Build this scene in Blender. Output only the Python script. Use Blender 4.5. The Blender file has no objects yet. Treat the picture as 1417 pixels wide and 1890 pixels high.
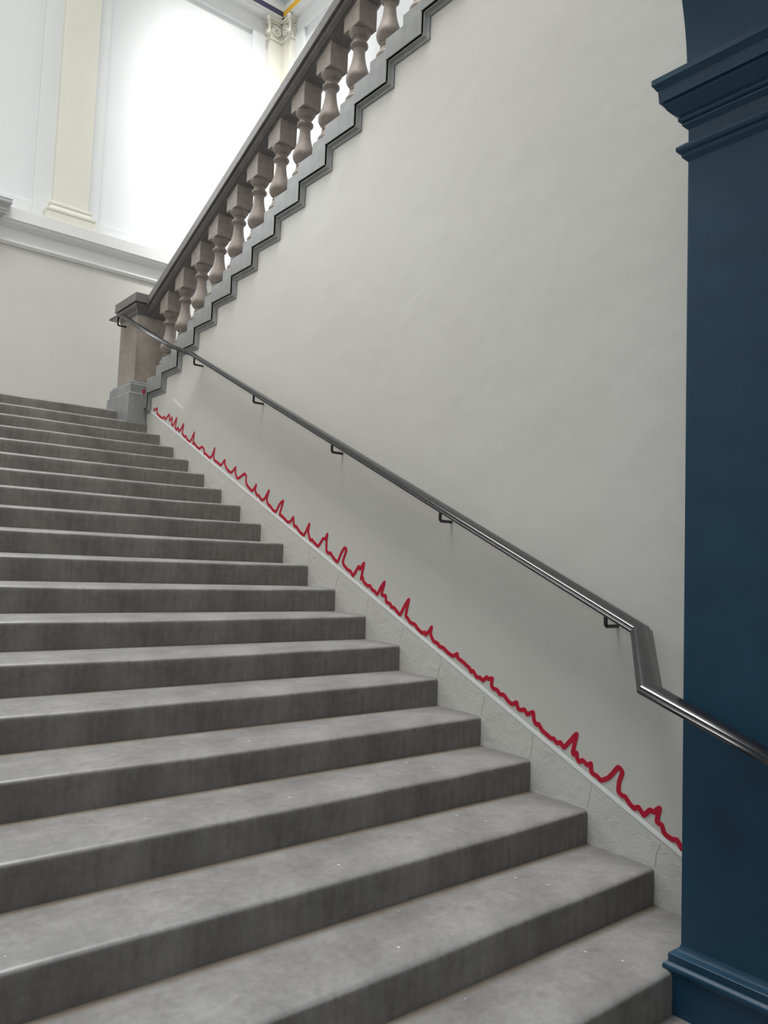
import bpy, bmesh, math, random
from mathutils import Vector, Matrix, noise

scene = bpy.context.scene
COL = scene.collection

# ------------------------------------------------------------------ camera
cam_data = bpy.data.cameras.new('camera')
cam = bpy.data.objects.new('camera', cam_data)
COL.objects.link(cam)
cam_data.sensor_fit = 'VERTICAL'
cam_data.sensor_height = 36.0
cam_data.sensor_width = 27.0
cam_data.lens = 27.318
cam_data.clip_start = 0.05
_r = [[0.772983, -0.074384, -0.630051], [-0.633351, -0.032655, -0.773176], [0.036938, 0.996695, -0.072353]]
cam.matrix_world = Matrix.Translation((-3.09710, -7.71957, -1.40518)) @ Matrix(_r).to_4x4()
scene.camera = cam

# ------------------------------------------------------------------ world, lights, exposure
world = bpy.data.worlds.new('world')
scene.world = world
world.use_nodes = True
world.node_tree.nodes['Background'].inputs['Color'].default_value = (0.86, 0.93, 1.0, 1)
world.node_tree.nodes['Background'].inputs['Strength'].default_value = 0.62

def area_light(name, loc, rot, sx, sy, power, color):
    d = bpy.data.lights.new(name, 'AREA')
    d.shape = 'RECTANGLE'; d.size = sx; d.size_y = sy; d.energy = power; d.color = color
    o = bpy.data.objects.new(name, d); COL.objects.link(o)
    o.location = loc; o.rotation_euler = rot
    return o

# daylight through the glazed roof lantern of the stair hall, at roof height
sky_l = area_light('skylight_offscreen', (-2.6, -3.3, 12.95), (0, 0, 0), 4.8, 5.4, 570, (1.0, 0.99, 0.97))
sky_l.data.spread = math.radians(85)      # narrowed to keep its light off the upper back wall
# daylight from the window side of the landing wall, which glints on the worn nosings
area_light('window_landing_offscreen', (-2.6, 2.69, 5.15), (math.radians(-90), 0, 0), 2.2, 3.4, 200, (0.95, 0.98, 1.0))
# the beam of daylight that falls through the roof lantern into the corner of the hall
sp = bpy.data.lights.new('roof_lantern_beam_offscreen', 'SPOT')
sp.energy = 7500; sp.color = (1.0, 0.99, 0.965); sp.spot_size = math.radians(25); sp.spot_blend = 0.8
sp.shadow_soft_size = 0.4
so = bpy.data.objects.new('roof_lantern_beam_offscreen', sp); COL.objects.link(so)
so.location = (-0.4, -2.6, 12.9)
so.rotation_euler = (Vector((2.4, 2.66, 3.9)) - Vector(so.location)).to_track_quat('-Z', 'Y').to_euler()

vs = scene.view_settings
vs.view_transform = 'Standard'; vs.look = 'None'; vs.gamma = 1.0; vs.use_curve_mapping = False
vs.exposure = 0.05

# ------------------------------------------------------------------ materials
def new_mat(name):
    m = bpy.data.materials.new(name); m.use_nodes = True
    nt = m.node_tree
    return m, nt, nt.nodes['Principled BSDF']

def N(nt, kind, **kw):
    n = nt.nodes.new(kind)
    for k, v in kw.items():
        if k in n.inputs: n.inputs[k].default_value = v
        else: setattr(n, k, v)
    return n

def ramp(nt, src, stops):
    r = nt.nodes.new('ShaderNodeValToRGB')
    els = r.color_ramp.elements
    while len(els) < len(stops): els.new(0.5)
    for e, (p, c) in zip(els, stops):
        e.position = p; e.color = (*c, 1) if len(c) == 3 else c
    nt.links.new(src, r.inputs['Fac'])
    return r

def coords(nt, scale=(1, 1, 1), kind='Object'):
    tc = nt.nodes.new('ShaderNodeTexCoord'); mp = nt.nodes.new('ShaderNodeMapping')
    mp.inputs['Scale'].default_value = scale
    nt.links.new(tc.outputs[kind], mp.inputs['Vector'])
    return mp.outputs['Vector']

def mix(nt, fac, a, b, blend='MIX'):
    m = nt.nodes.new('ShaderNodeMix'); m.data_type = 'RGBA'; m.blend_type = blend
    for i, v in ((0, fac), (6, a), (7, b)):
        if isinstance(v, (int, float)): m.inputs[i].default_value = v
        elif isinstance(v, tuple): m.inputs[i].default_value = (*v, 1)
        else: nt.links.new(v, m.inputs[i])
    return m.outputs[2]

def math_n(nt, op, a, b=0.0, clamp=False):
    m = nt.nodes.new('ShaderNodeMath'); m.operation = op; m.use_clamp = clamp
    for i, v in ((0, a), (1, b)):
        if isinstance(v, (int, float)): m.inputs[i].default_value = v
        else: nt.links.new(v, m.inputs[i])
    return m.outputs[0]

def paint(name, color, rough=0.55, var=0.05, bump=0.15, scale=6.0, spec=0.4, dist=0.004):
    m, nt, b = new_mat(name)
    v = coords(nt)
    n1 = N(nt, 'ShaderNodeTexNoise', Scale=scale, Detail=5.0, Roughness=0.6); nt.links.new(v, n1.inputs['Vector'])
    lo = tuple(c * (1 - var) for c in color); hi = tuple(min(1, c * (1 + var)) for c in color)
    r = ramp(nt, n1.outputs['Fac'], [(0.3, lo), (0.7, hi)])
    nt.links.new(r.outputs['Color'], b.inputs['Base Color'])
    b.inputs['Roughness'].default_value = rough
    b.inputs['Specular IOR Level'].default_value = spec
    if bump:
        n2 = N(nt, 'ShaderNodeTexNoise', Scale=scale * 2.2, Detail=4.0); nt.links.new(v, n2.inputs['Vector'])
        bp = N(nt, 'ShaderNodeBump', Strength=bump, Distance=dist); nt.links.new(n2.outputs['Fac'], bp.inputs['Height'])
        nt.links.new(bp.outputs['Normal'], b.inputs['Normal'])
    return m

def stone(name, c1, c2, c3, rough=0.6, scale=3.0, bump=0.25, streak=False, spec=0.4):
    m, nt, b = new_mat(name)
    v = coords(nt, kind='Object')
    vs_ = coords(nt, (9, 9, 0.8)) if streak else v
    n1 = N(nt, 'ShaderNodeTexNoise', Scale=scale, Detail=7.0, Roughness=0.65); nt.links.new(v, n1.inputs['Vector'])
    n2 = N(nt, 'ShaderNodeTexNoise', Scale=scale * (1 if streak else 9), Detail=4.0); nt.links.new(vs_, n2.inputs['Vector'])
    r = ramp(nt, n1.outputs['Fac'], [(0.28, c1), (0.5, c2), (0.75, c3)])
    r2 = ramp(nt, n2.outputs['Fac'], [(0.3, (0.93, 0.93, 0.93)), (0.7, (1.05, 1.05, 1.05))] if streak else [(0.3, (0.86, 0.86, 0.86)), (0.7, (1.1, 1.1, 1.1))])
    col = mix(nt, 1.0, r.outputs['Color'], r2.outputs['Color'], 'MULTIPLY')
    nt.links.new(col, b.inputs['Base Color'])
    b.inputs['Roughness'].default_value = rough
    b.inputs['Specular IOR Level'].default_value = spec
    n3 = N(nt, 'ShaderNodeTexNoise', Scale=scale * 22, Detail=4.0); nt.links.new(v, n3.inputs['Vector'])
    bp = N(nt, 'ShaderNodeBump', Strength=bump, Distance=0.003); nt.links.new(n3.outputs['Fac'], bp.inputs['Height'])
    nt.links.new(bp.outputs['Normal'], b.inputs['Normal'])
    return m

def step_material():
    """worn grey stone: polished tread with flecks of paint, grimy brown riser, dust along the back of the tread"""
    m, nt, b = new_mat('worn_step_stone')
    v = coords(nt)
    big = N(nt, 'ShaderNodeTexNoise', Scale=2.3, Detail=6.0, Roughness=0.62); nt.links.new(v, big.inputs['Vector'])
    fine = N(nt, 'ShaderNodeTexNoise', Scale=34.0, Detail=5.0, Roughness=0.7); nt.links.new(v, fine.inputs['Vector'])
    tread = ramp(nt, big.outputs['Fac'], [(0.28, (0.124, 0.122, 0.118)), (0.5, (0.190, 0.188, 0.182)), (0.76, (0.288, 0.286, 0.278))])
    tread2 = ramp(nt, fine.outputs['Fac'], [(0.3, (0.84, 0.84, 0.84)), (0.72, (1.14, 1.14, 1.14))])
    tcol = mix(nt, 1.0, tread.outputs['Color'], tread2.outputs['Color'], 'MULTIPLY')
    # scuffed pale patches
    patch = N(nt, 'ShaderNodeTexNoise', Scale=5.5, Detail=8.0, Roughness=0.75, Distortion=0.6); nt.links.new(v, patch.inputs['Vector'])
    pr = ramp(nt, patch.outputs['Fac'], [(0.60, (0, 0, 0)), (0.74, (0.55, 0.55, 0.55))])
    tcol = mix(nt, pr.outputs['Color'], tcol, (0.34, 0.335, 0.32))
    # paint flecks
    vor = N(nt, 'ShaderNodeTexVoronoi', Scale=17.0, Randomness=1.0); nt.links.new(v, vor.inputs['Vector'])
    sep = nt.nodes.new('ShaderNodeSeparateColor'); nt.links.new(vor.outputs['Color'], sep.inputs['Color'])
    size = math_n(nt, 'MULTIPLY', math_n(nt, 'SUBTRACT', sep.outputs['Red'], 0.45, True), 0.17)
    fl = math_n(nt, 'LESS_THAN', vor.outputs['Distance'], size)
    tcol = mix(nt, math_n(nt, 'MULTIPLY', fl, 0.75), tcol, (0.62, 0.61, 0.58))
    # riser: vertical drag marks and grime
    vr = coords(nt, (13, 13, 1.6))
    st = N(nt, 'ShaderNodeTexNoise', Scale=2.0, Detail=5.0, Roughness=0.65); nt.links.new(vr, st.inputs['Vector'])
    rc = ramp(nt, st.outputs['Fac'], [(0.2, (0.62, 0.55, 0.49)), (0.5, (0.82, 0.77, 0.72)), (0.82, (1.0, 0.98, 0.95))])
    vd = coords(nt, (7, 7, 1.7))
    dn = N(nt, 'ShaderNodeTexNoise', Scale=1.6, Detail=3.0, Roughness=0.5); nt.links.new(vd, dn.inputs['Vector'])
    drip = ramp(nt, dn.outputs['Fac'], [(0.24, (0.45, 0.42, 0.4)), (0.34, (1, 1, 1))])
    rstone = mix(nt, 1.0, tread.outputs['Color'], tread2.outputs['Color'], 'MULTIPLY')
    rcol = mix(nt, 1.0, mix(nt, 1.0, rstone, rc.outputs['Color'], 'MULTIPLY'), drip.outputs['Color'], 'MULTIPLY')
    # tread or riser by the facing of the cut stone
    tc = nt.nodes.new('ShaderNodeTexCoord')
    sx = nt.nodes.new('ShaderNodeSeparateXYZ'); nt.links.new(tc.outputs['Normal'], sx.inputs['Vector'])
    face = ramp(nt, sx.outputs['Z'], [(0.25, (0, 0, 0)), (0.6, (1, 1, 1))])
    col = mix(nt, face.outputs['Color'], rcol, tcol)
    # brown dust in the corner at the back of the tread
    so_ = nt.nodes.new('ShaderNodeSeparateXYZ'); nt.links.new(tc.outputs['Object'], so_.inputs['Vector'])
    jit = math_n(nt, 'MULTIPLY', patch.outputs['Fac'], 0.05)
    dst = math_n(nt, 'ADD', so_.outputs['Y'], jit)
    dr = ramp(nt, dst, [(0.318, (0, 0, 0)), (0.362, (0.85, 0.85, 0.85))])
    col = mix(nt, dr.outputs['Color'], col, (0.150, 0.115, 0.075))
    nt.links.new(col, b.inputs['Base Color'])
    gl = ramp(nt, so_.outputs['Y'], [(0.02, (0.34, 0.34, 0.34)), (0.16, (0.42, 0.42, 0.42)), (0.30, (0.54, 0.54, 0.54))])
    rr = mix(nt, face.outputs['Color'], (0.62, 0.62, 0.62), gl.outputs['Color'])
    rf = ramp(nt, fine.outputs['Fac'], [(0.2, (0.92, 0.92, 0.92)), (0.8, (1.2, 1.2, 1.2))])
    nt.links.new(mix(nt, 1.0, rr, rf.outputs['Color'], 'MULTIPLY'), b.inputs['Roughness'])
    nt.links.new(mix(nt, face.outputs['Color'], (0.35, 0.35, 0.35), (0.9, 0.9, 0.9)), b.inputs['Specular IOR Level'])
    h = math_n(nt, 'ADD', math_n(nt, 'MULTIPLY', fine.outputs['Fac'], 0.4), big.outputs['Fac'])
    bp = N(nt, 'ShaderNodeBump', Strength=0.20, Distance=0.004); nt.links.new(h, bp.inputs['Height'])
    nt.links.new(bp.outputs['Normal'], b.inputs['Normal'])
    return m

def plaster_material():
    """cream wall paint on old plaster, lumpier below the painted white line"""
    m, nt, b = new_mat('cream_wall_paint')
    v = coords(nt)
    n1 = N(nt, 'ShaderNodeTexNoise', Scale=0.8, Detail=5.0, Roughness=0.6); nt.links.new(v, n1.inputs['Vector'])
    r = ramp(nt, n1.outputs['Fac'], [(0.3, (0.610, 0.605, 0.562)), (0.7, (0.645, 0.641, 0.603))])
    nt.links.new(r.outputs['Color'], b.inputs['Base Color'])
    b.inputs['Roughness'].default_value = 0.5
    b.inputs['Specular IOR Level'].default_value = 0.35
    tc = nt.nodes.new('ShaderNodeTexCoord'); s = nt.nodes.new('ShaderNodeSeparateXYZ')
    nt.links.new(tc.outputs['Object'], s.inputs['Vector'])
    # height above the white line (it runs parallel with the stairs)
    hgt = math_n(nt, 'SUBTRACT', math_n(nt, 'SUBTRACT', s.outputs['Z'], math_n(nt, 'MULTIPLY', s.outputs['Y'], 0.4517)), 0.147)
    low = math_n(nt, 'LESS_THAN', hgt, 0.0)
    soft = N(nt, 'ShaderNodeTexNoise', Scale=3.0, Detail=3.0); nt.links.new(v, soft.inputs['Vector'])
    lump = N(nt, 'ShaderNodeTexNoise', Scale=14.0, Detail=6.0, Roughness=0.6, Distortion=0.8); nt.links.new(v, lump.inputs['Vector'])
    amt = math_n(nt, 'ADD', math_n(nt, 'MULTIPLY', low, 0.75), 0.10)
    hh = math_n(nt, 'ADD', soft.outputs['Fac'], math_n(nt, 'MULTIPLY', lump.outputs['Fac'], amt))
    bp = N(nt, 'ShaderNodeBump', Strength=0.5, Distance=0.010); nt.links.new(hh, bp.inputs['Height'])
    nt.links.new(bp.outputs['Normal'], b.inputs['Normal'])
    return m

M_CREAM = plaster_material()
M_CREAM2 = paint('cream_back_wall_paint', (0.628, 0.623, 0.583), 0.5, 0.03, 0.1, 2.0)
M_WHITE = paint('white_panel_paint', (0.80, 0.81, 0.83), 0.45, 0.015, 0.05, 2.0)
M_PILASTER = paint('ivory_pilaster_paint', (0.80, 0.79, 0.70), 0.45, 0.02, 0.05, 3.0)
M_LEDGE = paint('white_ledge_paint', (0.80, 0.80, 0.79), 0.4, 0.02, 0.05, 3.0)
M_DOORTRIM = paint('grey_door_cornice_paint', (0.46, 0.46, 0.46), 0.45, 0.04, 0.05, 3.0)
M_NAVY = paint('navy_band_paint', (0.060, 0.060, 0.115), 0.5, 0.03, 0.0)
M_YELLOW = paint('yellow_band_paint', (0.86, 0.47, 0.025), 0.5, 0.03, 0.0)
M_FRIEZE = paint('pale_grey_frieze_paint', (0.62, 0.65, 0.69), 0.5, 0.02, 0.0)
M_CEIL = paint('white_ceiling_paint', (0.82, 0.82, 0.82), 0.6, 0.02, 0.0)
M_BLUE = paint('dark_blue_gloss_paint', (0.012, 0.050, 0.092), 0.36, 0.12, 0.12, 5.0, 0.4, 0.003)
M_STEP = step_material()
M_NEWEL = stone('brown_sandstone', (0.290, 0.248, 0.210), (0.335, 0.292, 0.252), (0.375, 0.332, 0.290), 0.6, 2.0, 0.10)
M_BAL = stone('pinkish_sandstone', (0.270, 0.226, 0.200), (0.310, 0.265, 0.237), (0.350, 0.307, 0.278), 0.6, 3.0, 0.10)
M_BLOCK = stone('grey_block_stone', (0.218, 0.220, 0.224), (0.275, 0.277, 0.280), (0.350, 0.352, 0.356), 0.5, 3.0, 0.2, True)
M_COPING = stone('dark_grey_coping_stone', (0.132, 0.125, 0.117), (0.165, 0.157, 0.147), (0.204, 0.196, 0.185), 0.5, 3.0, 0.12)
M_FLOOR = stone('grey_floor_stone', (0.14, 0.137, 0.13), (0.18, 0.177, 0.168), (0.235, 0.23, 0.22), 0.45, 2.0, 0.2)
M_RED = paint('red_vinyl', (0.50, 0.012, 0.040), 0.4, 0.03, 0.0, spec=0.3)
M_TAPE = paint('white_line_paint', (0.94, 0.945, 0.955), 0.35, 0.01, 0.0)
M_CRACK = paint('crack_grey', (0.33, 0.32, 0.29), 0.8, 0.1, 0.0)  # dark grey of the plaster crack lines themselves
M_CAPTION = paint('white_lettering', (0.86, 0.86, 0.82), 0.5, 0.01, 0.0)

def metal_paint():
    m, nt, b = new_mat('black_enamelled_metal')
    v = coords(nt)
    n = N(nt, 'ShaderNodeTexNoise', Scale=20.0, Detail=4.0); nt.links.new(v, n.inputs['Vector'])
    r = ramp(nt, n.outputs['Fac'], [(0.3, (0.008, 0.008, 0.010)), (0.7, (0.016, 0.016, 0.019))])
    nt.links.new(r.outputs['Color'], b.inputs['Base Color'])
    b.inputs['Roughness'].default_value = 0.16
    b.inputs['Specular IOR Level'].default_value = 0.65
    return m
M_RAIL = metal_paint()

# ------------------------------------------------------------------ mesh helpers
def obj(name, verts, faces, mat, parent=None, origin=(0, 0, 0), bevel=0.0, smooth=False, seg=2):
    o_ = Vector(origin)
    me = bpy.data.meshes.new(name)
    me.from_pydata([tuple(Vector(v) - o_) for v in verts], [], faces)
    bm = bmesh.new(); bm.from_mesh(me)
    bmesh.ops.remove_doubles(bm, verts=bm.verts, dist=1e-5)
    bmesh.ops.recalc_face_normals(bm, faces=bm.faces)
    if bevel:
        ed = [e for e in bm.edges if e.is_manifold and e.calc_face_angle(0) > 0.5]
        bmesh.ops.bevel(bm, geom=ed, offset=bevel, segments=seg, affect='EDGES', profile=0.6, clamp_overlap=True)
    bm.to_mesh(me); bm.free()
    if smooth:
        for p in me.polygons: p.use_smooth = True
    me.materials.append(mat)
    o = bpy.data.objects.new(name, me)
    COL.objects.link(o)
    o.location = o_
    if parent is not None: attach(o, parent)
    return o

def attach(o, parent):
    o.parent = parent
    off = Vector((0, 0, 0)); p = parent
    while p is not None:
        off += p.location; p = p.parent
    o.location = Vector(o.location) - off

def thing(name, loc, label, category, group=None):
    e = bpy.data.objects.new(name, None); COL.objects.link(e)
    e.location = loc; e.empty_display_size = 0.1
    tag(e, label, category, group)
    return e

def tag(o, label, category, group=None):
    o['label'] = label; o['category'] = category
    if group: o['group'] = group
    return o

def struct(o, label=None):
    o['kind'] = 'structure'
    if label: o['label'] = label
    return o

def box_vf(x0, x1, y0, y1, z0, z1):
    v = [(x0, y0, z0), (x1, y0, z0), (x1, y1, z0), (x0, y1, z0), (x0, y0, z1), (x1, y0, z1), (x1, y1, z1), (x0, y1, z1)]
    f = [(0, 3, 2, 1), (4, 5, 6, 7), (0, 1, 5, 4), (1, 2, 6, 5), (2, 3, 7, 6), (3, 0, 4, 7)]
    return v, f

def boxes_vf(lst):
    V, F = [], []
    for b in lst:
        v, f = box_vf(*b); n = len(V)
        V += v; F += [tuple(i + n for i in q) for q in f]
    return V, F

def box(name, b, mat, parent=None, bevel=0.0):
    v, f = box_vf(*b)
    return obj(name, v, f, mat, parent, (b[0], b[2], b[4]), bevel)

def stack_vf(levels):
    """levels: (x0, x1, y0, y1, z) rectangles from top to bottom or bottom to top"""
    V, F = [], []
    for (x0, x1, y0, y1, z) in levels:
        V += [(x0, y0, z), (x1, y0, z), (x1, y1, z), (x0, y1, z)]
    n = len(levels)
    for i in range(n - 1):
        a, b = 4 * i, 4 * i + 4
        for j in range(4):
            k = (j + 1) % 4
            F.append((a + j, a + k, b + k, b + j))
    F.append((0, 1, 2, 3)); m = 4 * (n - 1); F.append((m, m + 1, m + 2, m + 3))
    return V, F

def prism_vf(poly, axis, a, b):
    """extrude a closed 2-D polygon along an axis; poly coords are the other two axes in order"""
    def P(u, w, t):
        return {0: (t, u, w), 1: (u, t, w), 2: (u, w, t)}[axis]
    n = len(poly)
    V = [P(u, w, a) for u, w in poly] + [P(u, w, b) for u, w in poly]
    F = [tuple(range(n)), tuple(range(2 * n - 1, n - 1, -1))]
    for i in range(n):
        j = (i + 1) % n
        F.append((i, j, j + n, i + n))
    return V, F

def lathe_vf(profile, seg=28, c=(0, 0, 0)):
    V, F = [], []
    for r, z in profile:
        for i in range(seg):
            a = 2 * math.pi * i / seg
            V.append((c[0] + r * math.cos(a), c[1] + r * math.sin(a), c[2] + z))
    for k in range(len(profile) - 1):
        for i in range(seg):
            j = (i + 1) % seg
            F.append((k * seg + i, k * seg + j, (k + 1) * seg + j, (k + 1) * seg + i))
    F.append(tuple(range(seg))); m = (len(profile) - 1) * seg
    F.append(tuple(m + i for i in range(seg)))
    return V, F

def tube_vf(path, r, seg=10):
    V, F = [], []
    pts = [Vector(p) for p in path]
    up = None
    for i, p in enumerate(pts):
        t = (pts[min(i + 1, len(pts) - 1)] - pts[max(i - 1, 0)]).normalized()
        if up is None:
            up = Vector((0, 0, 1)) if abs(t.z) < 0.8 else Vector((0, 1, 0))
        s = t.cross(up).normalized(); up = s.cross(t).normalized()
        rr = r[i] if isinstance(r, (list, tuple)) else r
        for k in range(seg):
            a = 2 * math.pi * k / seg
            V.append(tuple(p + rr * (math.cos(a) * s + math.sin(a) * up)))
    for i in range(len(pts) - 1):
        for k in range(seg):
            j = (k + 1) % seg
            F.append((i * seg + k, i * seg + j, (i + 1) * seg + j, (i + 1) * seg + k))
    F.append(tuple(range(seg))); m = (len(pts) - 1) * seg
    F.append(tuple(m + i for i in range(seg)))
    return V, F

def set_auto_smooth(o, ang=35):
    me = o.data
    for p in me.polygons: p.use_smooth = True
    bm = bmesh.new(); bm.from_mesh(me)
    for e in bm.edges:
        e.smooth = not (e.is_manifold and e.calc_face_angle(0) > math.radians(ang))
    bm.to_mesh(me); bm.free()
    return o

# ------------------------------------------------------------------ sizes
D, H = 0.34313, 0.155              # tread and riser of the lower flight
XL = -5.2                          # left side of the hall
XR = 2.94                          # far right wall of the hall
YB = 2.66                          # back wall
YP = -6.186                        # stair side of the blue pier
ZC = 13.0                          # ceiling
ZFLOOR = -19 * H                   # lower hall
ZL = H                             # landing
D2, H2 = 0.3437, 0.1528            # return flight
def blk_bottom(k): return 0.149 + H2 * k
def blk_end(k): return -0.0354 - D2 * k
def blk_start(k): return 0.3250 - D2 * k
NB = 17

# ------------------------------------------------------------------ setting
V, F = box_vf(XL, 3.2, -13.0, -18 * D + 0.02, ZFLOOR - 0.2, ZFLOOR)
struct(obj('floor', V, F, M_FLOOR))
V, F = box_vf(XL, XR, 0.64, YB, -0.05, ZL)
struct(obj('floor_landing', V, F, M_FLOOR))

# the cream wall beside the stairs, cut to the stepped line of the return flight
top = [(0.05, -3.1), (0.05, blk_bottom(0) - 0.02)]
for k in range(NB + 1):
    top.append((blk_end(k) - 0.02, blk_bottom(k) - 0.02))
    top.append((blk_end(k) - 0.02, blk_bottom(k + 1) - 0.02))
top = [q for q in top if q[1] < blk_bottom(NB) + 0.2]
top += [(-7.1, top[-1][1]), (-7.1, -3.1)]
V, F = prism_vf(top, 0, 0.0, 0.25)
wall_right = struct(obj('wall_right', V, F, M_CREAM))

# fine cracks in the plaster from each step up to the white line
rng = random.Random(4)
for k in range(9, 18):
    y0, z0 = -k * D + 0.004, -k * H + 0.003
    dy = 0.045 + 0.03 * rng.random()
    z1 = 0.4517 * (y0 - dy) + 0.147 - 0.012
    n = 7; L = []
    for i in range(n):
        t = i / (n - 1)
        L.append((y0 - dy * t * 0.4 + rng.uniform(-0.006, 0.006), z0 + (z1 - z0) * t))
    VV = []; FF = []
    for i, (a, b) in enumerate(L):
        w = 0.0011
        VV += [(-0.0006, a - w, b), (-0.0006, a + w, b), (0.001, a - w, b), (0.001, a + w, b)]
        if i:
            m = 4 * i
            FF += [(m - 4, m - 3, m + 1, m), (m - 4, m, m + 2, m - 2), (m - 3, m - 1, m + 3, m + 1)]
    obj('crack', VV, FF, M_CRACK, wall_right, (0, L[0][0], L[0][1]))

# back wall of the landing
V, F = box_vf(XL, XR + 0.3, YB + 0.05, YB + 0.35, -0.1, ZC)
wall_back = struct(obj('wall_back', V, F, M_WHITE))
V, F = box_vf(XL, XR, YB - 0.03, YB + 0.05, ZL - 0.02, 2.60)
obj('lower_wall_face', V, F, M_CREAM2, wall_back)
V, F = boxes_vf([(0.05, 0.225, YB, YB + 0.06, 2.7, 7.3), (2.385, XR, YB, YB + 0.06, 2.7, 7.3),
                 (0.225, 2.385, YB, YB + 0.06, 2.7, 3.075), (0.225, 2.385, YB, YB + 0.06, 6.87, 7.3)])
obj('panel_frame', V, F, M_WHITE, wall_back, bevel=0.008)
V, F = boxes_vf([(-0.61, -0.37, YB, YB + 0.06, 2.7, 7.3), (-1.38, -1.25, YB, YB + 0.06, 2.7, 7.3),
                 (-1.25, -0.61, YB, YB + 0.06, 2.7, 3.10), (-1.25, -0.61, YB, YB + 0.06, 6.87, 7.3)])
obj('panel_frame', V, F, M_WHITE, wall_back, bevel=0.008)

# right-hand wall of the hall above the return flight
V, F = box_vf(XR + 0.05, XR + 0.35, -7.1, YB + 0.3, -0.1, ZC)
wall_far = struct(obj('wall_far_right', V, F, M_WHITE))
V, F = boxes_vf([(XR, XR + 0.06, 2.075, YB, 0.1, 7.3), (XR, XR + 0.06, -1.9, -1.2, 0.1, 7.3),
                 (XR, XR + 0.06, -1.2, 2.075, 6.87, 7.3), (XR, XR + 0.06, -1.2, 2.075, 0.1, 3.075)])
obj('panel_frame', V, F, M_WHITE, wall_far, bevel=0.008)

V, F = box_vf(XL - 0.3, XL, -7.1, YB + 0.3, ZFLOOR - 0.2, ZC)
struct(obj('wall_left', V, F, M_CREAM2))
# invented, unseen window frame left over from a side fill light
bars = [(XL + 0.02, XL + 0.07, y - 0.05, y + 0.05, -1.75, 0.65) for y in (-6.0, -4.7, -3.4)] + [(XL + 0.025, XL + 0.065, -6.05, -3.35, z - 0.05, z + 0.05) for z in (-1.75, -0.55, 0.65)]
V, F = boxes_vf(bars)
struct(obj('added_window_frame', V, F, M_LEDGE))
# frame of the tall window over the landing door
bars = [(x - 0.05, x + 0.05, YB - 0.03, YB + 0.02, 3.4, 6.9) for x in (-3.75, -2.6, -1.45)] + [(-3.8, -1.4, YB - 0.025, YB + 0.015, z - 0.05, z + 0.05) for z in (3.4, 5.15, 6.9)]
V, F = boxes_vf(bars)
struct(obj('window_2', V, F, M_LEDGE))
# panelled double door of the landing
bars = [(-4.1, -1.4, YB - 0.045, YB - 0.02, ZL, 2.6)] + [(x - 0.06, x + 0.06, YB - 0.07, YB - 0.03, ZL, 2.6) for x in (-4.1, -3.2, -2.75, -2.3, -1.4)] + [(-4.15, -1.35, YB - 0.065, YB - 0.035, z - 0.08, z + 0.08) for z in (ZL + 0.1, 1.2, 2.54)]
V, F = boxes_vf(bars)
struct(obj('door_1', V, F, M_LEDGE))
# ceiling with the opening of the roof lantern
sx0, sx1, sy0, sy1 = -5.1, -0.1, -6.1, -0.5
V, F = boxes_vf([(XL - 0.3, sx0, -7.1, YB + 0.3, ZC, ZC + 0.2), (sx1, XR + 0.3, -7.1, YB + 0.3, ZC, ZC + 0.2),
                 (sx0, sx1, -7.1, sy0, ZC, ZC + 0.2), (sx0, sx1, sy1, YB + 0.3, ZC, ZC + 0.2)])
struct(obj('ceiling', V, F, M_CEIL))

# blue arch that springs from the pier and the wall above it
XP = -0.4
ax, az = (XL + 0.4 + XP) / 2, 0.535
ra, rb = abs(XP - 0.01 - ax), 1.50
poly = [(XP + 0.65, az), (XP - 0.01, az)]
NA = 96
for i in range(1, NA):
    a = math.pi * i / NA
    poly.append((ax + ra * math.cos(a), az + rb * math.sin(a)))
poly += [(ax - ra, az), (XL, az), (XL, 3.0), (XP + 0.65, 3.0)]
V, F = prism_vf(poly, 1, -7.1, YP)
struct(set_auto_smooth(obj('wall_arch', V, F, M_BLUE), 30))
V, F = box_vf(XL, XR + 0.05, -7.1, YP, 3.0, ZC)
struct(obj('wall_front', V, F, M_CREAM2))
V, F = box_vf(XL, XL + 0.4, -7.1, YP, ZFLOOR, az)
struct(obj('wall_pier', V, F, M_BLUE))
V, F = box_vf(-0.05 + XP + 0.7, XR + 0.05, -7.1, YP, ZFLOOR, 3.0)
struct(obj('wall_behind_pier', V, F, M_CREAM2))

# ------------------------------------------------------------------ ledge, entablature and door cornice
prof = [(2.66, 2.890), (2.48, 2.875), (2.48, 2.727), (2.500, 2.722), (2.515, 2.690), (2.560, 2.668), (2.575, 2.655), (2.590, 2.655), (2.590, 2.640),
        (2.600, 2.635), (2.602, 2.505), (2.588, 2.498), (2.583, 2.483), (2.588, 2.468), (2.602, 2.462), (2.602, 2.448), (2.66, 2.440)]
V, F = prism_vf(prof, 0, XL, XR + 0.02)
struct(set_auto_smooth(obj('trim_1', V, F, M_LEDGE)), 'white moulded ledge running along the back wall of the landing')
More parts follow.
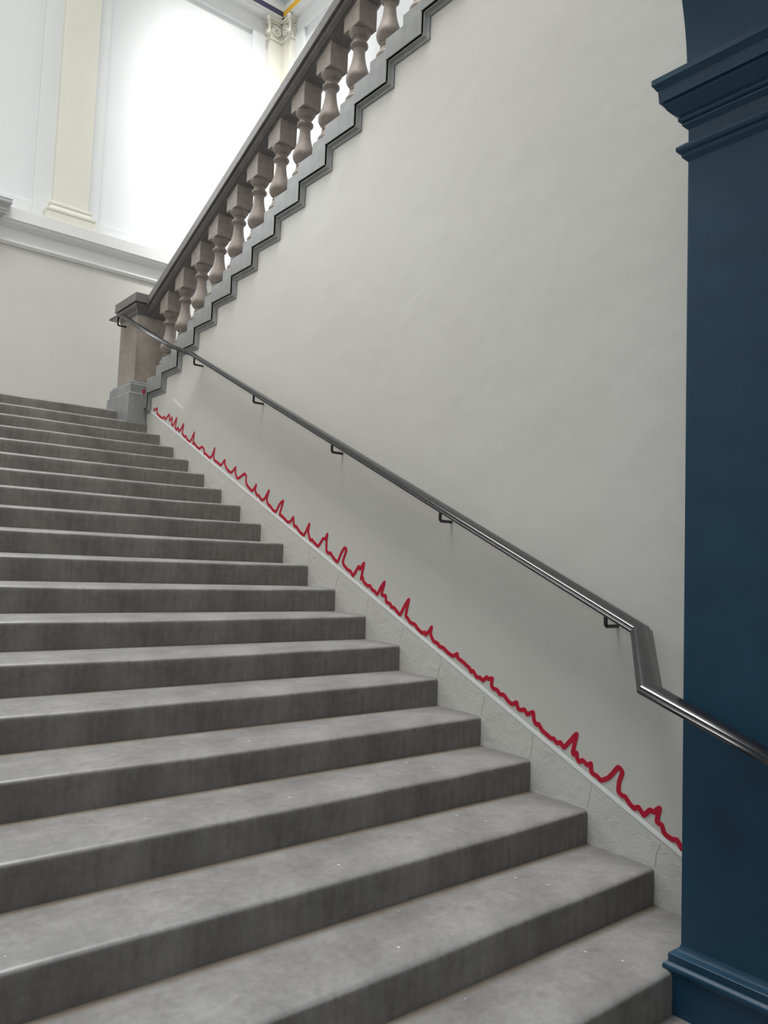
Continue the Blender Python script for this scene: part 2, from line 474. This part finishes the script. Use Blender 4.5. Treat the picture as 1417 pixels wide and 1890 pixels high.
# architrave and frieze: back run and right run as separate pieces
EY, EX = 2.44, 2.78
def ent_prof(front, wall, s):
    return [(wall, 7.12), (front + 0.05 * s, 7.12), (front + 0.05 * s, 7.14), (front, 7.14), (front, 7.31), (front + 0.03 * s, 7.33), (front + 0.035 * s, 7.36),
            (front + 0.07 * s, 7.40), (front + 0.07 * s, 7.43), (front + 0.11 * s, 7.44), (front + 0.11 * s, 8.6), (wall, 8.6)]
V, F = prism_vf(ent_prof(EY, YB + 0.06, 1), 0, XL, XR + 0.02)
t2 = struct(obj('trim_2', V, F, M_LEDGE), 'white architrave along the back wall above the pilasters')
V, F = prism_vf([(x, z) for x, z in ent_prof(EX, XR + 0.06, 1)], 1, -7.0, YB + 0.02)
t3 = struct(obj('trim_3', V, F, M_LEDGE), 'white architrave along the right wall above the pilasters')
box('navy_band', (XL, EX - 0.003, EY - 0.006, EY + 0.002, 7.142, 7.225), M_NAVY, t2)
box('yellow_band', (EX - 0.006, EX + 0.002, -6.1, EY - 0.006, 7.142, 7.225), M_YELLOW, t3)
box('frieze', (XL, EX + 0.12, EY + 0.105, EY + 0.112, 7.445, 8.6), M_FRIEZE, t2)
box('frieze', (EX + 0.105, EX + 0.112, -6.1, EY + 0.105, 7.445, 8.6), M_FRIEZE, t3)

lv = [(0.005, 2.915), (0.0, 2.905), (0.0, 2.868), (-0.006, 2.862), (-0.012, 2.850), (-0.030, 2.830), (-0.030, 2.822), (-0.040, 2.818), (-0.042, 2.775),
      (-0.050, 2.768), (-0.052, 2.745), (-0.075, 2.715), (-0.095, 2.700), (-0.10, 2.66)]
V, F = stack_vf([(-4.6 - e, -0.905 + e, 2.36 - e, YB, z) for e, z in lv])
o = obj('door_cornice', V, F, M_DOORTRIM, None, (-1.7, 2.5, 2.66))
tag(o, 'grey moulded door cornice projecting over the white ledge', 'cornice')

# ------------------------------------------------------------------ pilasters of the upper wall
pl = thing('pilaster', (-0.16, 2.6, 2.88), 'wide ivory pilaster with moulded base standing on the white ledge', 'pilaster')
box('shaft', (-0.388, 0.062, 2.57, YB + 0.055, 3.10, 7.13), M_PILASTER, pl, 0.010)
bl = [(0.08, 2.878), (0.08, 2.985), (0.074, 2.990), (0.090, 3.005), (0.094, 3.022), (0.088, 3.040), (0.055, 3.046), (0.045, 3.052), (0.032, 3.075), (0.030, 3.092),
      (0.040, 3.100), (0.046, 3.112), (0.042, 3.126), (0.022, 3.132), (0.018, 3.146), (0.0, 3.150)]
V, F = stack_vf([(-0.388 - e, 0.062 + e, 2.57 - e * 0.7, YB + 0.055, z) for e, z in bl])
set_auto_smooth(obj('base', V, F, M_PILASTER, pl), 40)

def volute(c, ax, r, parent):
    """spiral scroll lying on a vertical face: ax = 1 faces -y, ax = 0 faces -x; a tapering roll wound inward on a disc"""
    def P(u, w, n):
        return (c[0] + u, c[1] - n, c[2] + w) if ax == 1 else (c[0] - n, c[1] - u, c[2] + w)
    path, rad = [], []
    T = 48
    for i in range(T + 1):
        t = i / T
        a = math.pi * 0.75 - t * 2 * math.pi * 1.9
        rr = r * (1 - 0.84 * t)
        path.append(P(rr * math.cos(a), rr * math.sin(a), 0.012 + 0.016 * t))
        rad.append(0.019 * (1 - 0.5 * t))
    V, F = tube_vf(path, rad, 8)
    o = obj('volute', V, F, M_PILASTER, parent, c, smooth=True)
    seg = 24
    Vd = [P(r * math.cos(2 * math.pi * i / seg), r * math.sin(2 * math.pi * i / seg), d) for d in (0.006, -0.05) for i in range(seg)]
    Fd = [tuple(range(seg)), tuple(range(2 * seg - 1, seg - 1, -1))] + [(i, (i + 1) % seg, (i + 1) % seg + seg, i + seg) for i in range(seg)]
    obj('scroll_disc', Vd, Fd, M_PILASTER, parent, c)

def ionic(pil, cx, cy, wx, wy):
    """scroll capital whose free corner is at (cx, cy): a flared leaf on the corner and a spiral on either face"""
    cap = obj('capital', *box_vf(cx, cx + wx, cy, cy + wy, 6.83, 7.07), M_PILASTER, pil, (cx, cy, 6.83), bevel=0.006)
    for (e, z0, z1) in ((0.012, 6.800, 6.832), (0.030, 7.058, 7.085), (0.060, 7.085, 7.128)):
        obj('abacus' if z0 > 7 else 'astragal', *box_vf(cx - e, cx + wx, cy - e, cy + wy, z0, z1), M_PILASTER, cap, (cx, cy, z0), bevel=0.008)
    q = 0.7071
    lf = [(0.062, 7.075, 0.030), (0.040, 7.045, 0.026), (0.026, 7.005, 0.021), (0.020, 6.965, 0.019), (0.024, 6.925, 0.021), (0.040, 6.885, 0.026), (0.066, 6.852, 0.033), (0.090, 6.836, 0.022)]
    V, F = tube_vf([(cx - d * q, cy - d * q, z) for d, z, r in lf], [r for d, z, r in lf], 10)
    obj('leaf', V, F, M_PILASTER, cap, (cx, cy, 6.95), smooth=True)
    volute((cx + 0.112, cy - 0.008, 6.945), 1, 0.082, cap)
    volute((cx - 0.008, cy + 0.112, 6.945), 0, 0.082, cap)
    V, F = lathe_vf([(0.006, -0.040), (0.028, -0.026), (0.036, 0.0), (0.029, 0.026), (0.008, 0.038)], 14)
    c0 = Vector((cx - 0.062, cy - 0.062, 7.088))
    obj('rosette', [tuple(Vector(v) + c0) for v in V], F, M_PILASTER, cap, tuple(c0), smooth=True)

wl = 0.226
p1 = thing('pilaster', (2.75, 2.6, 2.88), 'ivory corner pilaster with scroll capital on the back wall below the navy band', 'pilaster')
box('shaft', (2.634, 2.87, 2.58, YB + 0.055, 2.878, 6.84), M_PILASTER, p1, 0.008)
ionic(p1, 2.625, 2.575, 0.24, 0.13)
p2 = thing('pilaster', (2.9, 2.45, 2.88), 'ivory corner pilaster with scroll capital on the right wall below the yellow band', 'pilaster')
box('shaft', (2.86, XR + 0.055, 2.34, 2.59, 2.0, 6.84), M_PILASTER, p2, 0.008)
ionic(p2, 2.852, 2.335, 0.14, 0.25)
box('corner_block', (2.83, XR + 0.05, 2.49, YB + 0.05, 7.0, 7.13), M_PILASTER, p2, 0.004)

# ------------------------------------------------------------------ main staircase
stairs = thing('staircase', (-2.6, -3.1, ZFLOOR), 'wide flight of worn grey stone steps rising beside the cream wall', 'staircase')
def make_step(k, x0, x1, depth=D + 0.03):
    y0, z0 = -k * D, -k * H
    prof = [(0.0, -H, 0), (0.0, -0.09, 0), (0.0, -0.04, 0.4), (0.0, -0.016, 1), (0.0012, -0.0095, 1), (0.004, -0.0050, 1), (0.008, -0.0022, 0.98), (0.013, -0.0006, 0.90)]
    prof += [(y, 0.0, (1 - y / 0.15) ** 2) for y in (0.019, 0.030, 0.045, 0.065, 0.09, 0.12, 0.15)] + [(0.25, 0.0, 0.0), (depth, 0.0, 0), (depth, -H, 0)]
    nx = 64
    V, F = [], []
    for i in range(nx + 1):
        x = x0 + (x1 - x0) * i / nx
        wear = 0.004 + 0.006 * min(1.0, max(0.0, -x / 0.5)) + 0.006 * math.exp(-((x + 1.55) / 0.80) ** 2) + 0.005 * math.exp(-((x + 3.6) / 0.8) ** 2)
        wear += 0.0035 * noise.noise(Vector((x * 2.2, k * 3.1, 0.3))) + 0.0012 * noise.noise(Vector((x * 9, k * 5.7, 1.3)))
        jy = 0.002 * noise.noise(Vector((x * 3.1, k * 2.3, 7.7)))
        for (py, pz, w) in prof:
            V.append((x, y0 + py + (jy if py < 0.03 else 0) + w * 0.15 * wear, z0 + pz - w * wear))
    m = len(prof)
    for i in range(nx):
        for j in range(m):
            q = (j + 1) % m
            F.append((i * m + j, i * m + q, (i + 1) * m + q, (i + 1) * m + j))
    F.append(tuple(range(m))); F.append(tuple(nx * m + j for j in range(m)))
    o = obj('step', V, F, M_STEP, stairs, (0, y0, z0))
    set_auto_smooth(o, 50)
    return o
make_step(-1, XL, -0.192, 0.36)
for k in range(0, 18):
    make_step(k, XL, 0.002)
make_step(18, XL, 0.002)

# ------------------------------------------------------------------ return flight with its stepped block ends
rf = thing('return_flight', (1.4, -3.0, ZL), 'grey stone return flight with stepped block ends above the cream wall', 'staircase')
for k in range(NB + 1):
    ys = blk_start(k) if k else 0.12
    v, f = box_vf(-0.04, XR, blk_end(k), ys, blk_bottom(k), blk_bottom(k) + H2)
    obj('step_block', v, f, M_BLOCK, rf, (0, blk_end(k), blk_bottom(k)), bevel=0.003, seg=1)
mp = [(0.000, -0.036), (0.000, -0.024), (0.004, -0.022), (0.010, -0.028), (0.016, -0.028), (0.020, -0.020), (0.027, -0.012), (0.034, -0.009), (0.040, -0.012), (0.046, -0.011), (0.048, -0.004), (0.048, 0.004), (-0.02, 0.004), (-0.02, -0.036)]
path = [(0.12, blk_bottom(0))]
for k in range(NB + 1):
    path.append((blk_end(k), blk_bottom(k)))
    if k < NB: path.append((blk_end(k), blk_bottom(k + 1)))
V, F = [], []
m = len(mp)
for i, (y, z) in enumerate(path):
    for (o_, x) in mp:
        V.append((x, y - (o_ if i else 0), z - o_))
for i in range(len(path) - 1):
    for j in range(m):
        q = (j + 1) % m
        F.append((i * m + j, i * m + q, (i + 1) * m + q, (i + 1) * m + j))
F.append(tuple(range(m))); F.append(tuple((len(path) - 1) * m + j for j in range(m)))
obj('stepped_moulding', V, F, M_BLOCK, rf)

# ------------------------------------------------------------------ balustrade
bal = thing('balustrade', (0.086, 0.3, ZL), 'dark stone balustrade with bulbous turned balusters, square newel and sloping coping', 'balustrade')
XC = 0.086
hwr = 0.146
SL = 0.4400
def rail_top(y): return 2.143 - SL * (y + 1.8)
rp = [(0, 0.012), (hwr - 0.02, 0.006), (hwr, -0.002), (hwr, -0.090), (hwr - 0.004, -0.093), (hwr - 0.030, -0.094), (hwr - 0.031, -0.102), (hwr - 0.020, -0.104), (hwr - 0.019, -0.110), (hwr - 0.022, -0.120),
      (hwr - 0.032, -0.136), (hwr - 0.044, -0.146), (hwr - 0.046, -0.152), (hwr - 0.058, -0.153), (hwr - 0.058, -0.166), (hwr - 0.070, -0.168), (hwr - 0.072, -0.176), (0, -0.176)]
full = rp + [(-a, b) for a, b in reversed(rp[1:-1])]
ya, yb_ = 0.10, -5.9
V = [(XC + a, ya, rail_top(ya) + b) for a, b in full] + [(XC + a, yb_, rail_top(yb_) + b) for a, b in full]
n = len(full)
F = [tuple(range(n)), tuple(range(2 * n - 1, n - 1, -1))] + [(i, (i + 1) % n, (i + 1) % n + n, i + n) for i in range(n)]
set_auto_smooth(obj('coping', V, F, M_COPING, bal, (XC, ya, rail_top(ya))), 30)

# turned baluster, its plinth and its square top block; copied along the flight
WX, WY = 0.162, 0.187
bp_ = [(0.08, 0), (0.085, 0.006), (0.087, 0.018), (0.085, 0.03), (0.079, 0.039), (0.07, 0.043), (0.062, 0.075), (0.06, 0.079), (0.053, 0.083), (0.052, 0.087), (0.056, 0.09), (0.059, 0.097), (0.056, 0.104), (0.052, 0.107), (0.051, 0.115), (0.064, 0.126), (0.078, 0.143), (0.087, 0.162), (0.09, 0.181), (0.0875, 0.201), (0.08, 0.224), (0.07, 0.251), (0.06, 0.281), (0.0525, 0.311), (0.047, 0.345), (0.044, 0.375), (0.0435, 0.411), (0.051, 0.416), (0.051, 0.422), (0.058, 0.425), (0.064, 0.432), (0.066, 0.44), (0.064, 0.448), (0.058, 0.454), (0.052, 0.456), (0.052, 0.462), (0.0465, 0.467), (0.046, 0.483), (0.052, 0.487), (0.052, 0.494), (0.058, 0.496), (0.064, 0.507), (0.072, 0.519), (0.079, 0.53), (0.081, 0.537), (0.081, 0.545)]
V, F = lathe_vf(bp_, 28)
y_first = -3.08 + WY / 2 + 8 * D2           # lowest baluster, beside the newel
z_plinth_first = 1.983 + 0.0 - 10 * H2       # top of the block it stands on
b0 = obj('baluster', V, F, M_BAL, None); set_auto_smooth(b0, 40)
PH = 0.120
v, f = box_vf(-WX / 2 - 0.004, WX / 2 + 0.004, -WY / 2, WY / 2, -PH - 0.004, 0.002)
pb = obj('plinth', v, f, M_BLOCK, None, bevel=0.004)
TH = 0.545
def ab_top(y): return -0.176 + 0.004 - SL * y
base_gap = 0.148
v = []
for y in (-WY / 2, WY / 2):
    for x in (-WX / 2, WX / 2):
        v += [(x, y, TH - 0.002), (x, y, TH + 0.0)]
vb = [(-WX / 2, -WY / 2, TH - 0.002), (WX / 2, -WY / 2, TH - 0.002), (WX / 2, WY / 2, TH - 0.002), (-WX / 2, WY / 2, TH - 0.002)]
def top_block_mesh(y0):
    zt = lambda y: rail_top(y0 + y) - 0.170 - zbase
    return vb + [(-WX / 2, -WY / 2, zt(-WY / 2)), (WX / 2, -WY / 2, zt(-WY / 2)), (WX / 2, WY / 2, zt(WY / 2)), (-WX / 2, WY / 2, zt(WY / 2))]
BALS = []
for k in range(0, 18):
    y0 = y_first - D2 * k
    zbase = 2.340 + H2 * (k - 8) - TH
    tb_v = top_block_mesh(y0)
    tf = [(0, 3, 2, 1), (4, 5, 6, 7), (0, 1, 5, 4), (1, 2, 6, 5), (2, 3, 7, 6), (3, 0, 4, 7)]
    if k == 0:
        b = b0; p_ = pb
    else:
        b = b0.copy(); COL.objects.link(b); p_ = pb.copy(); COL.objects.link(p_)
    b.location = Vector((XC, y0, zbase)) - Vector(bal.location); b.parent = bal
    p_.location = (0, 0, 0); p_.parent = b
    t_ = obj('top_block', tb_v, tf, M_BAL, None, (0, 0, 0), bevel=0.003, seg=1)
    t_.parent = b

# newel: square shaft on a stepped base under a moulded cap
nx0, nx1, ny0, ny1 = -0.128, 0.30, 0.098, 0.577
nw = obj('newel', *box_vf(nx0, nx1, ny0, ny1, 0.0, 1.16), M_NEWEL, bal, ((nx0 + nx1) / 2, (ny0 + ny1) / 2, 0.0), bevel=0.003, seg=1)
def nstack(name, lv, mat, parent):
    V, F = stack_vf([(nx0 - e, nx1 + e, ny0 - e, ny1 + e, z) for e, z in lv])
    return set_auto_smooth(obj(name, V, F, mat, parent, ((nx0 + nx1) / 2, (ny0 + ny1) / 2, lv[0][1])), 30)
nstack('base', [(0.072, 0.0), (0.072, 0.296), (0.066, 0.304), (0.056, 0.308), (0.055, 0.392), (0.048, 0.400), (0.040, 0.404), (0.040, 0.418), (0.030, 0.424), (0.012, 0.432), (0.0, 0.434)], M_BLOCK, nw)
nstack('cap', [(0.0, 1.138), (0.004, 1.140), (0.006, 1.156), (0.012, 1.160), (0.013, 1.172), (0.016, 1.184), (0.026, 1.206), (0.038, 1.222), (0.042, 1.236), (0.042, 1.248), (0.030, 1.250), (0.030, 1.259), (0.052, 1.261),
               (0.055, 1.263), (0.055, 1.352), (0.050, 1.357), (0.0, 1.372)], M_COPING, nw)

tag(box('red_tape', (-0.052, -0.038, 0.020, 0.050, 0.305, 0.345), M_RED), 'short red strip on the newel base where it meets the lowest stepped block', 'tape')

# ------------------------------------------------------------------ handrail
hr = thing('handrail', (-0.09, -3.4, -0.9), 'black enamelled metal handrail fixed on bent brackets to the cream wall', 'handrail')
def zb(y): return 0.9805 + 0.4545 * y + 0.002
P = [(-0.218, 0.56, zb(0.30) + 0.01), (-0.218, 0.30, zb(0.30)), (-0.218, -0.975, zb(-0.975)), (-0.09, -1.194, zb(-1.194)), (-0.09, -5.815, zb(-5.815)), (-0.487, -6.105, -1.845), (-0.487, -6.535, -2.000), (-0.487, -6.95, -2.150)]
hp = [(0.0, 0.014), (0.034, 0.014), (0.042, 0.016), (0.0465, 0.0205), (0.048, 0.025), (0.0465, 0.0295), (0.042, 0.033), (0.0385, 0.034), (0.0375, 0.0365), (0.036, 0.042), (0.030, 0.0475), (0.018, 0.051), (0.0, 0.0525)]
hpf = hp + [(-a, b) for a, b in reversed(hp[1:-1])]
V, F = [], []
n = len(hpf)
for i, p in enumerate(P):
    p = Vector(p)
    def plan(a, b):
        t = Vector(b) - Vector(a); t.z = 0; return t.normalized()
    tin = plan(P[i - 1], P[i]) if i else plan(P[0], P[1])
    tout = plan(P[i], P[i + 1]) if i < len(P) - 1 else tin
    l1 = Vector((tin.y, -tin.x, 0)); l2 = Vector((tout.y, -tout.x, 0))
    l = (l1 + l2).normalized(); l = l / max(0.3, l.dot(l1))
    for a, b in hpf:
        V.append(tuple(p + l * a + Vector((0, 0, b))))
for i in range(len(P) - 1):
    for j in range(n):
        q = (j + 1) % n
        F.append((i * n + j, i * n + q, (i + 1) * n + q, (i + 1) * n + j))
F.append(tuple(range(n))); F.append(tuple((len(P) - 1) * n + j for j in range(n)))
set_auto_smooth(obj('rail', V, F, M_RAIL, hr, P[3]), 28)
def bracket(y, xw, xr, zr):
    z0 = zr - 0.050
    pts = [(xw + 0.004, y, z0), (xw - 0.05 * (xw - xr) / 0.09, y, z0), (xr + 0.013, y, z0)]
    for i in range(1, 6):
        a = math.pi / 2 * i / 5
        pts.append((xr + 0.013 - 0.013 * math.sin(a), y, z0 + 0.013 - 0.013 * math.cos(a)))
    pts.append((xr, y, zr + 0.022))
    V, F = tube_vf(pts, 0.0092, 10)
    return set_auto_smooth(obj('bracket', V, F, M_RAIL, hr, (xw, y, z0)), 60)
for y in (-1.228, -2.348, -3.448, -4.532, -5.634):
    bracket(y, 0.0, -0.09, zb(y))
bracket(0.42, -0.128, -0.218, zb(0.30) + 0.006)
bracket(-6.72, -0.4, -0.487, -2.067)

# ------------------------------------------------------------------ blue pier
pier = thing('pier', (-0.1, -6.64, ZFLOOR), 'dark blue painted pier with moulded capital and base beside the stairs', 'pillar')
box('shaft', (XP, 0.25, -7.1, YP, ZFLOOR, 0.535), M_BLUE, pier, 0.004)
def pstack(name, lv):
    V, F = stack_vf([(XP - e, 0.2, -7.1 - e, YP + e, z) for e, z in lv])
    return set_auto_smooth(obj(name, V, F, M_BLUE, pier, (XP, YP, lv[0][1])), 28)
pstack('capital', [(-0.01, 0.318), (0.0, 0.332), (0.016, 0.348), (0.016, 0.358), (0.022, 0.360), (0.027, 0.366), (0.0275, 0.373), (0.024, 0.380), (0.024, 0.384), (0.034, 0.389), (0.046, 0.398), (0.056, 0.410), (0.063, 0.422), (0.067, 0.428),
                   (0.067, 0.438), (0.078, 0.440), (0.078, 0.443), (0.081, 0.488), (0.086, 0.491), (0.092, 0.502), (0.097, 0.508), (0.099, 0.511), (0.099, 0.533), (0.0, 0.540)])
pstack('astragal', [(-0.01, 0.198), (0.0, 0.203), (0.016, 0.220), (0.018, 0.234), (0.026, 0.237), (0.031, 0.243), (0.033, 0.251), (0.032, 0.259), (0.027, 0.266), (0.018, 0.270), (-0.01, 0.272)])
pstack('base', [(0.036, ZFLOOR - 0.01), (0.036, -2.806), (0.040, -2.803), (0.045, -2.795), (0.046, -2.787), (0.043, -2.779), (0.034, -2.774), (0.031, -2.770), (0.031, -2.744), (0.027, -2.741), (0.015, -2.737), (0.006, -2.728), (0.001, -2.715), (-0.004, -2.70)])

# ------------------------------------------------------------------ painted lines on the wall
RED = [(-0.158, 0.126), (-0.174, 0.108), (-0.236, 0.123), (-0.243, 0.070), (-0.275, 0.051), (-0.328, 0.024), (-0.384, 0.001), (-0.427, 0.011), (-0.453, -0.019), (-0.540, 0.018), (-0.557, -0.043), (-0.611, -0.020), (-0.615, -0.084), (-0.648, -0.101), (-0.719, -0.039), (-0.700, -0.126), (-0.728, -0.152), (-0.764, -0.138), (-0.785, -0.174), (-0.825, -0.163), (-0.883, -0.117), (-0.865, -0.201), (-0.916, -0.243), (-0.945, -0.238), (-0.978, -0.272), (-1.049, -0.300), (-1.123, -0.225), (-1.106, -0.325), (-1.135, -0.324), (-1.166, -0.349), (-1.241, -0.387), (-1.299, -0.374), (-1.339, -0.405), (-1.349, -0.440), (-1.381, -0.447), (-1.458, -0.488), (-1.498, -0.477), (-1.546, -0.413), (-1.534, -0.480), (-1.553, -0.517), (-1.616, -0.544), (-1.682, -0.572), (-1.742, -0.533), (-1.754, -0.573), (-1.791, -0.613), (-1.859, -0.648), (-1.896, -0.641), (-1.945, -0.612), (-1.945, -0.660), (-1.987, -0.707), (-2.047, -0.693), (-2.099, -0.676), (-2.129, -0.696), (-2.130, -0.739), (-2.153, -0.775), (-2.240, -0.825), (-2.299, -0.779), (-2.284, -0.820), (-2.321, -0.863), (-2.351, -0.869), (-2.398, -0.906), (-2.442, -0.893), (-2.499, -0.836), (-2.471, -0.904), (-2.507, -0.951), (-2.526, -0.954), (-2.570, -0.989), (-2.616, -1.004), (-2.664, -0.950), (-2.716, -0.927), (-2.673, -1.023), (-2.695, -1.036), (-2.740, -1.058), (-2.786, -1.086), (-2.828, -1.085), (-2.864, -1.054), (-2.875, -1.104), (-2.893, -1.123), (-2.910, -1.121), (-2.962, -1.164), (-3.016, -1.187), (-3.049, -1.150), (-3.081, -1.108), (-3.070, -1.165), (-3.102, -1.225), (-3.121, -1.220), (-3.157, -1.244), (-3.205, -1.266), (-3.261, -1.213), (-3.287, -1.217), (-3.310, -1.183), (-3.303, -1.234), (-3.308, -1.300), (-3.342, -1.316), (-3.356, -1.312), (-3.387, -1.341), (-3.442, -1.373), (-3.483, -1.309), (-3.516, -1.278), (-3.538, -1.292), (-3.505, -1.362), (-3.510, -1.386), (-3.553, -1.418), (-3.595, -1.433), (-3.625, -1.460), (-3.678, -1.398), (-3.694, -1.415), (-3.735, -1.377), (-3.715, -1.457), (-3.709, -1.477), (-3.726, -1.468), (-3.739, -1.496), (-3.784, -1.521), (-3.805, -1.518), (-3.828, -1.541), (-3.856, -1.551), (-3.884, -1.569), (-3.917, -1.524), (-3.951, -1.491), (-3.929, -1.554), (-3.930, -1.571), (-3.968, -1.576), (-3.973, -1.609), (-4.017, -1.624), (-4.025, -1.640), (-4.052, -1.643), (-4.079, -1.662), (-4.112, -1.681), (-4.154, -1.622), (-4.187, -1.587), (-4.163, -1.681), (-4.183, -1.698), (-4.209, -1.721), (-4.250, -1.730), (-4.274, -1.752), (-4.317, -1.774), (-4.338, -1.768), (-4.346, -1.781), (-4.373, -1.761), (-4.395, -1.734), (-4.387, -1.772), (-4.414, -1.811), (-4.449, -1.821), (-4.467, -1.837), (-4.498, -1.842), (-4.536, -1.865), (-4.578, -1.879), (-4.610, -1.864), (-4.616, -1.886), (-4.654, -1.901), (-4.684, -1.918), (-4.706, -1.928), (-4.719, -1.947), (-4.735, -1.942), (-4.764, -1.971), (-4.790, -1.971), (-4.810, -1.983), (-4.837, -1.963), (-4.852, -1.970), (-4.877, -1.964), (-4.872, -1.998), (-4.886, -2.015), (-4.913, -2.018), (-4.933, -2.038), (-4.959, -2.037), (-4.991, -2.063), (-5.020, -2.076), (-5.048, -2.062), (-5.057, -2.089), (-5.075, -2.096), (-5.102, -2.090), (-5.120, -2.110), (-5.157, -2.094), (-5.163, -2.131), (-5.180, -2.150), (-5.194, -2.146), (-5.217, -2.173), (-5.246, -2.187), (-5.272, -2.200), (-5.288, -2.199), (-5.309, -2.215), (-5.329, -2.209), (-5.350, -2.228), (-5.392, -2.184), (-5.422, -2.152), (-5.402, -2.236), (-5.407, -2.249), (-5.424, -2.239), (-5.427, -2.263), (-5.440, -2.276), (-5.459, -2.266), (-5.485, -2.282), (-5.504, -2.271), (-5.507, -2.305), (-5.517, -2.314), (-5.540, -2.321), (-5.561, -2.334), (-5.599, -2.315), (-5.623, -2.289), (-5.651, -2.256), (-5.672, -2.273), (-5.656, -2.320), (-5.654, -2.361), (-5.674, -2.376), (-5.688, -2.376), (-5.711, -2.400), (-5.735, -2.415), (-5.755, -2.405), (-5.782, -2.431), (-5.811, -2.402), (-5.830, -2.406), (-5.856, -2.383), (-5.848, -2.420), (-5.846, -2.443), (-5.868, -2.451), (-5.877, -2.476), (-5.893, -2.488), (-5.918, -2.495), (-5.939, -2.493), (-5.960, -2.521)]
def ribbon(name, pts, w, x0, x1, mat, cell=0.0045):
    """flat line of constant width with round joints on the wall plane: one clean outline cut from the distance to the path"""
    r = w / 2
    dist = {}
    for i in range(len(pts) - 1):
        ay, az_ = pts[i]; by, bz = pts[i + 1]
        ty, tz = by - ay, bz - az_; L2 = ty * ty + tz * tz
        if L2 < 1e-12: continue
        pad = r + 2 * cell
        steps = max(1, int(math.sqrt(L2) / 0.03))
        for s in range(steps):                      # sub-boxes keep long oblique segments cheap
            u0, u1 = s / steps, (s + 1) / steps
            c0y, c1y = sorted((ay + ty * u0, ay + ty * u1)); c0z, c1z = sorted((az_ + tz * u0, az_ + tz * u1))
            for gy in range(int(math.floor((c0y - pad) / cell)), int(math.ceil((c1y + pad) / cell)) + 1):
                for gz in range(int(math.floor((c0z - pad) / cell)), int(math.ceil((c1z + pad) / cell)) + 1):
                    py, pz = gy * cell - ay, gz * cell - az_
                    t = min(1.0, max(0.0, (py * ty + pz * tz) / L2))
                    d = math.hypot(py - t * ty, pz - t * tz) - r
                    if d < dist.get((gy, gz), 9.0): dist[(gy, gz)] = d
    V, F, idx = [], [], {}
    def vert(key, y, z, x):
        k = (key, x)
        if k not in idx:
            idx[k] = len(V); V.append((x, y, z))
        return idx[k]
    def cross(a, b):
        da, db = dist[a], dist[b]; t = da / (da - db)
        return (tuple(sorted((a, b))), (a[0] + (b[0] - a[0]) * t) * cell, (a[1] + (b[1] - a[1]) * t) * cell)
    for (gy, gz) in list(dist):
        q = [(gy, gz), (gy + 1, gz), (gy + 1, gz + 1), (gy, gz + 1)]
        if any(k not in dist for k in q) or all(dist[k] >= 0 for k in q): continue
        poly = []; cuts = []
        for n_ in range(4):
            a, b = q[n_], q[(n_ + 1) % 4]
            if dist[a] < 0: poly.append((a, a[0] * cell, a[1] * cell))
            if (dist[a] < 0) != (dist[b] < 0):
                c = cross(a, b); poly.append(c); cuts.append((len(poly) - 1, dist[a] < 0))
        if len(poly) < 3: continue
        F.append(tuple(vert(*p, x0) for p in poly))
        m = len(poly)
        for (ci, leaving) in cuts:
            if leaving:
                a, b = poly[ci], poly[(ci + 1) % m]
                F.append((vert(*a, x0), vert(*a, x1), vert(*b, x1), vert(*b, x0)))
    me = bpy.data.meshes.new(name); o0 = Vector((0, *pts[0]))
    me.from_pydata([tuple(Vector(v) - o0) for v in V], [], F)
    bm = bmesh.new(); bm.from_mesh(me); bmesh.ops.recalc_face_normals(bm, faces=bm.faces); bm.to_mesh(me); bm.free()
    me.materials.append(mat)
    o = bpy.data.objects.new(name, me); COL.objects.link(o); o.location = o0
    return o

def smooth_line(pts, n=3):
    """Catmull-Rom through the traced peaks so the line bends like the hand-cut original"""
    out = []
    for i in range(len(pts) - 1):
        p0 = Vector(pts[max(i - 1, 0)]); p1 = Vector(pts[i]); p2 = Vector(pts[i + 1]); p3 = Vector(pts[min(i + 2, len(pts) - 1)])
        for j in range(n):
            t = j / n
            c = 0.5 * ((2 * p1) + (p2 - p0) * t + (2 * p0 - 5 * p1 + 4 * p2 - p3) * t * t + (3 * p1 - p0 - 3 * p2 + p3) * t ** 3)
            l = p1.lerp(p2, t)
            out.append(tuple(l.lerp(c, 0.55)))
    out.append(pts[-1])
    return out

tag(ribbon('red_graph_line', smooth_line(RED), 0.0215, -0.0025, 0.003, M_RED), 'jagged red graph line of peaks running down the cream wall above the white line', 'wall graphic')
wl_ = [(-0.065, 0.1176), (-5.98, -2.5545)]
tag(ribbon('white_baseline', wl_, 0.019, -0.0015, 0.003, M_TAPE), 'straight white line along the cream wall beneath the red graph line', 'wall graphic')
# faint caption above the start of the red line: two rows of tiny illegible white marks
V, F = [], []
rng = random.Random(9)
s_ = 0.52
for row in (0.0, -0.020):
    t = 0.0
    while t < 0.225:
        w = rng.uniform(0.010, 0.026)
        y = -0.618 - t; z = 0.160 - s_ * t + row
        m = len(V)
        for x in (-0.0012, 0.002):
            V += [(x, y, z), (x, y - w, z - s_ * w), (x, y - w, z - s_ * w + 0.012), (x, y, z + 0.012)]
        F += [(m, m + 1, m + 2, m + 3), (m + 4, m + 5, m + 6, m + 7)] + [(m + i, m + (i + 1) % 4, m + 4 + (i + 1) % 4, m + 4 + i) for i in range(4)]
        t += w + 0.005
tag(obj('wall_caption', V, F, M_CAPTION, None, (0, -0.7, 0.11)), 'small faint white caption strip on the cream wall above the start of the red line', 'caption')
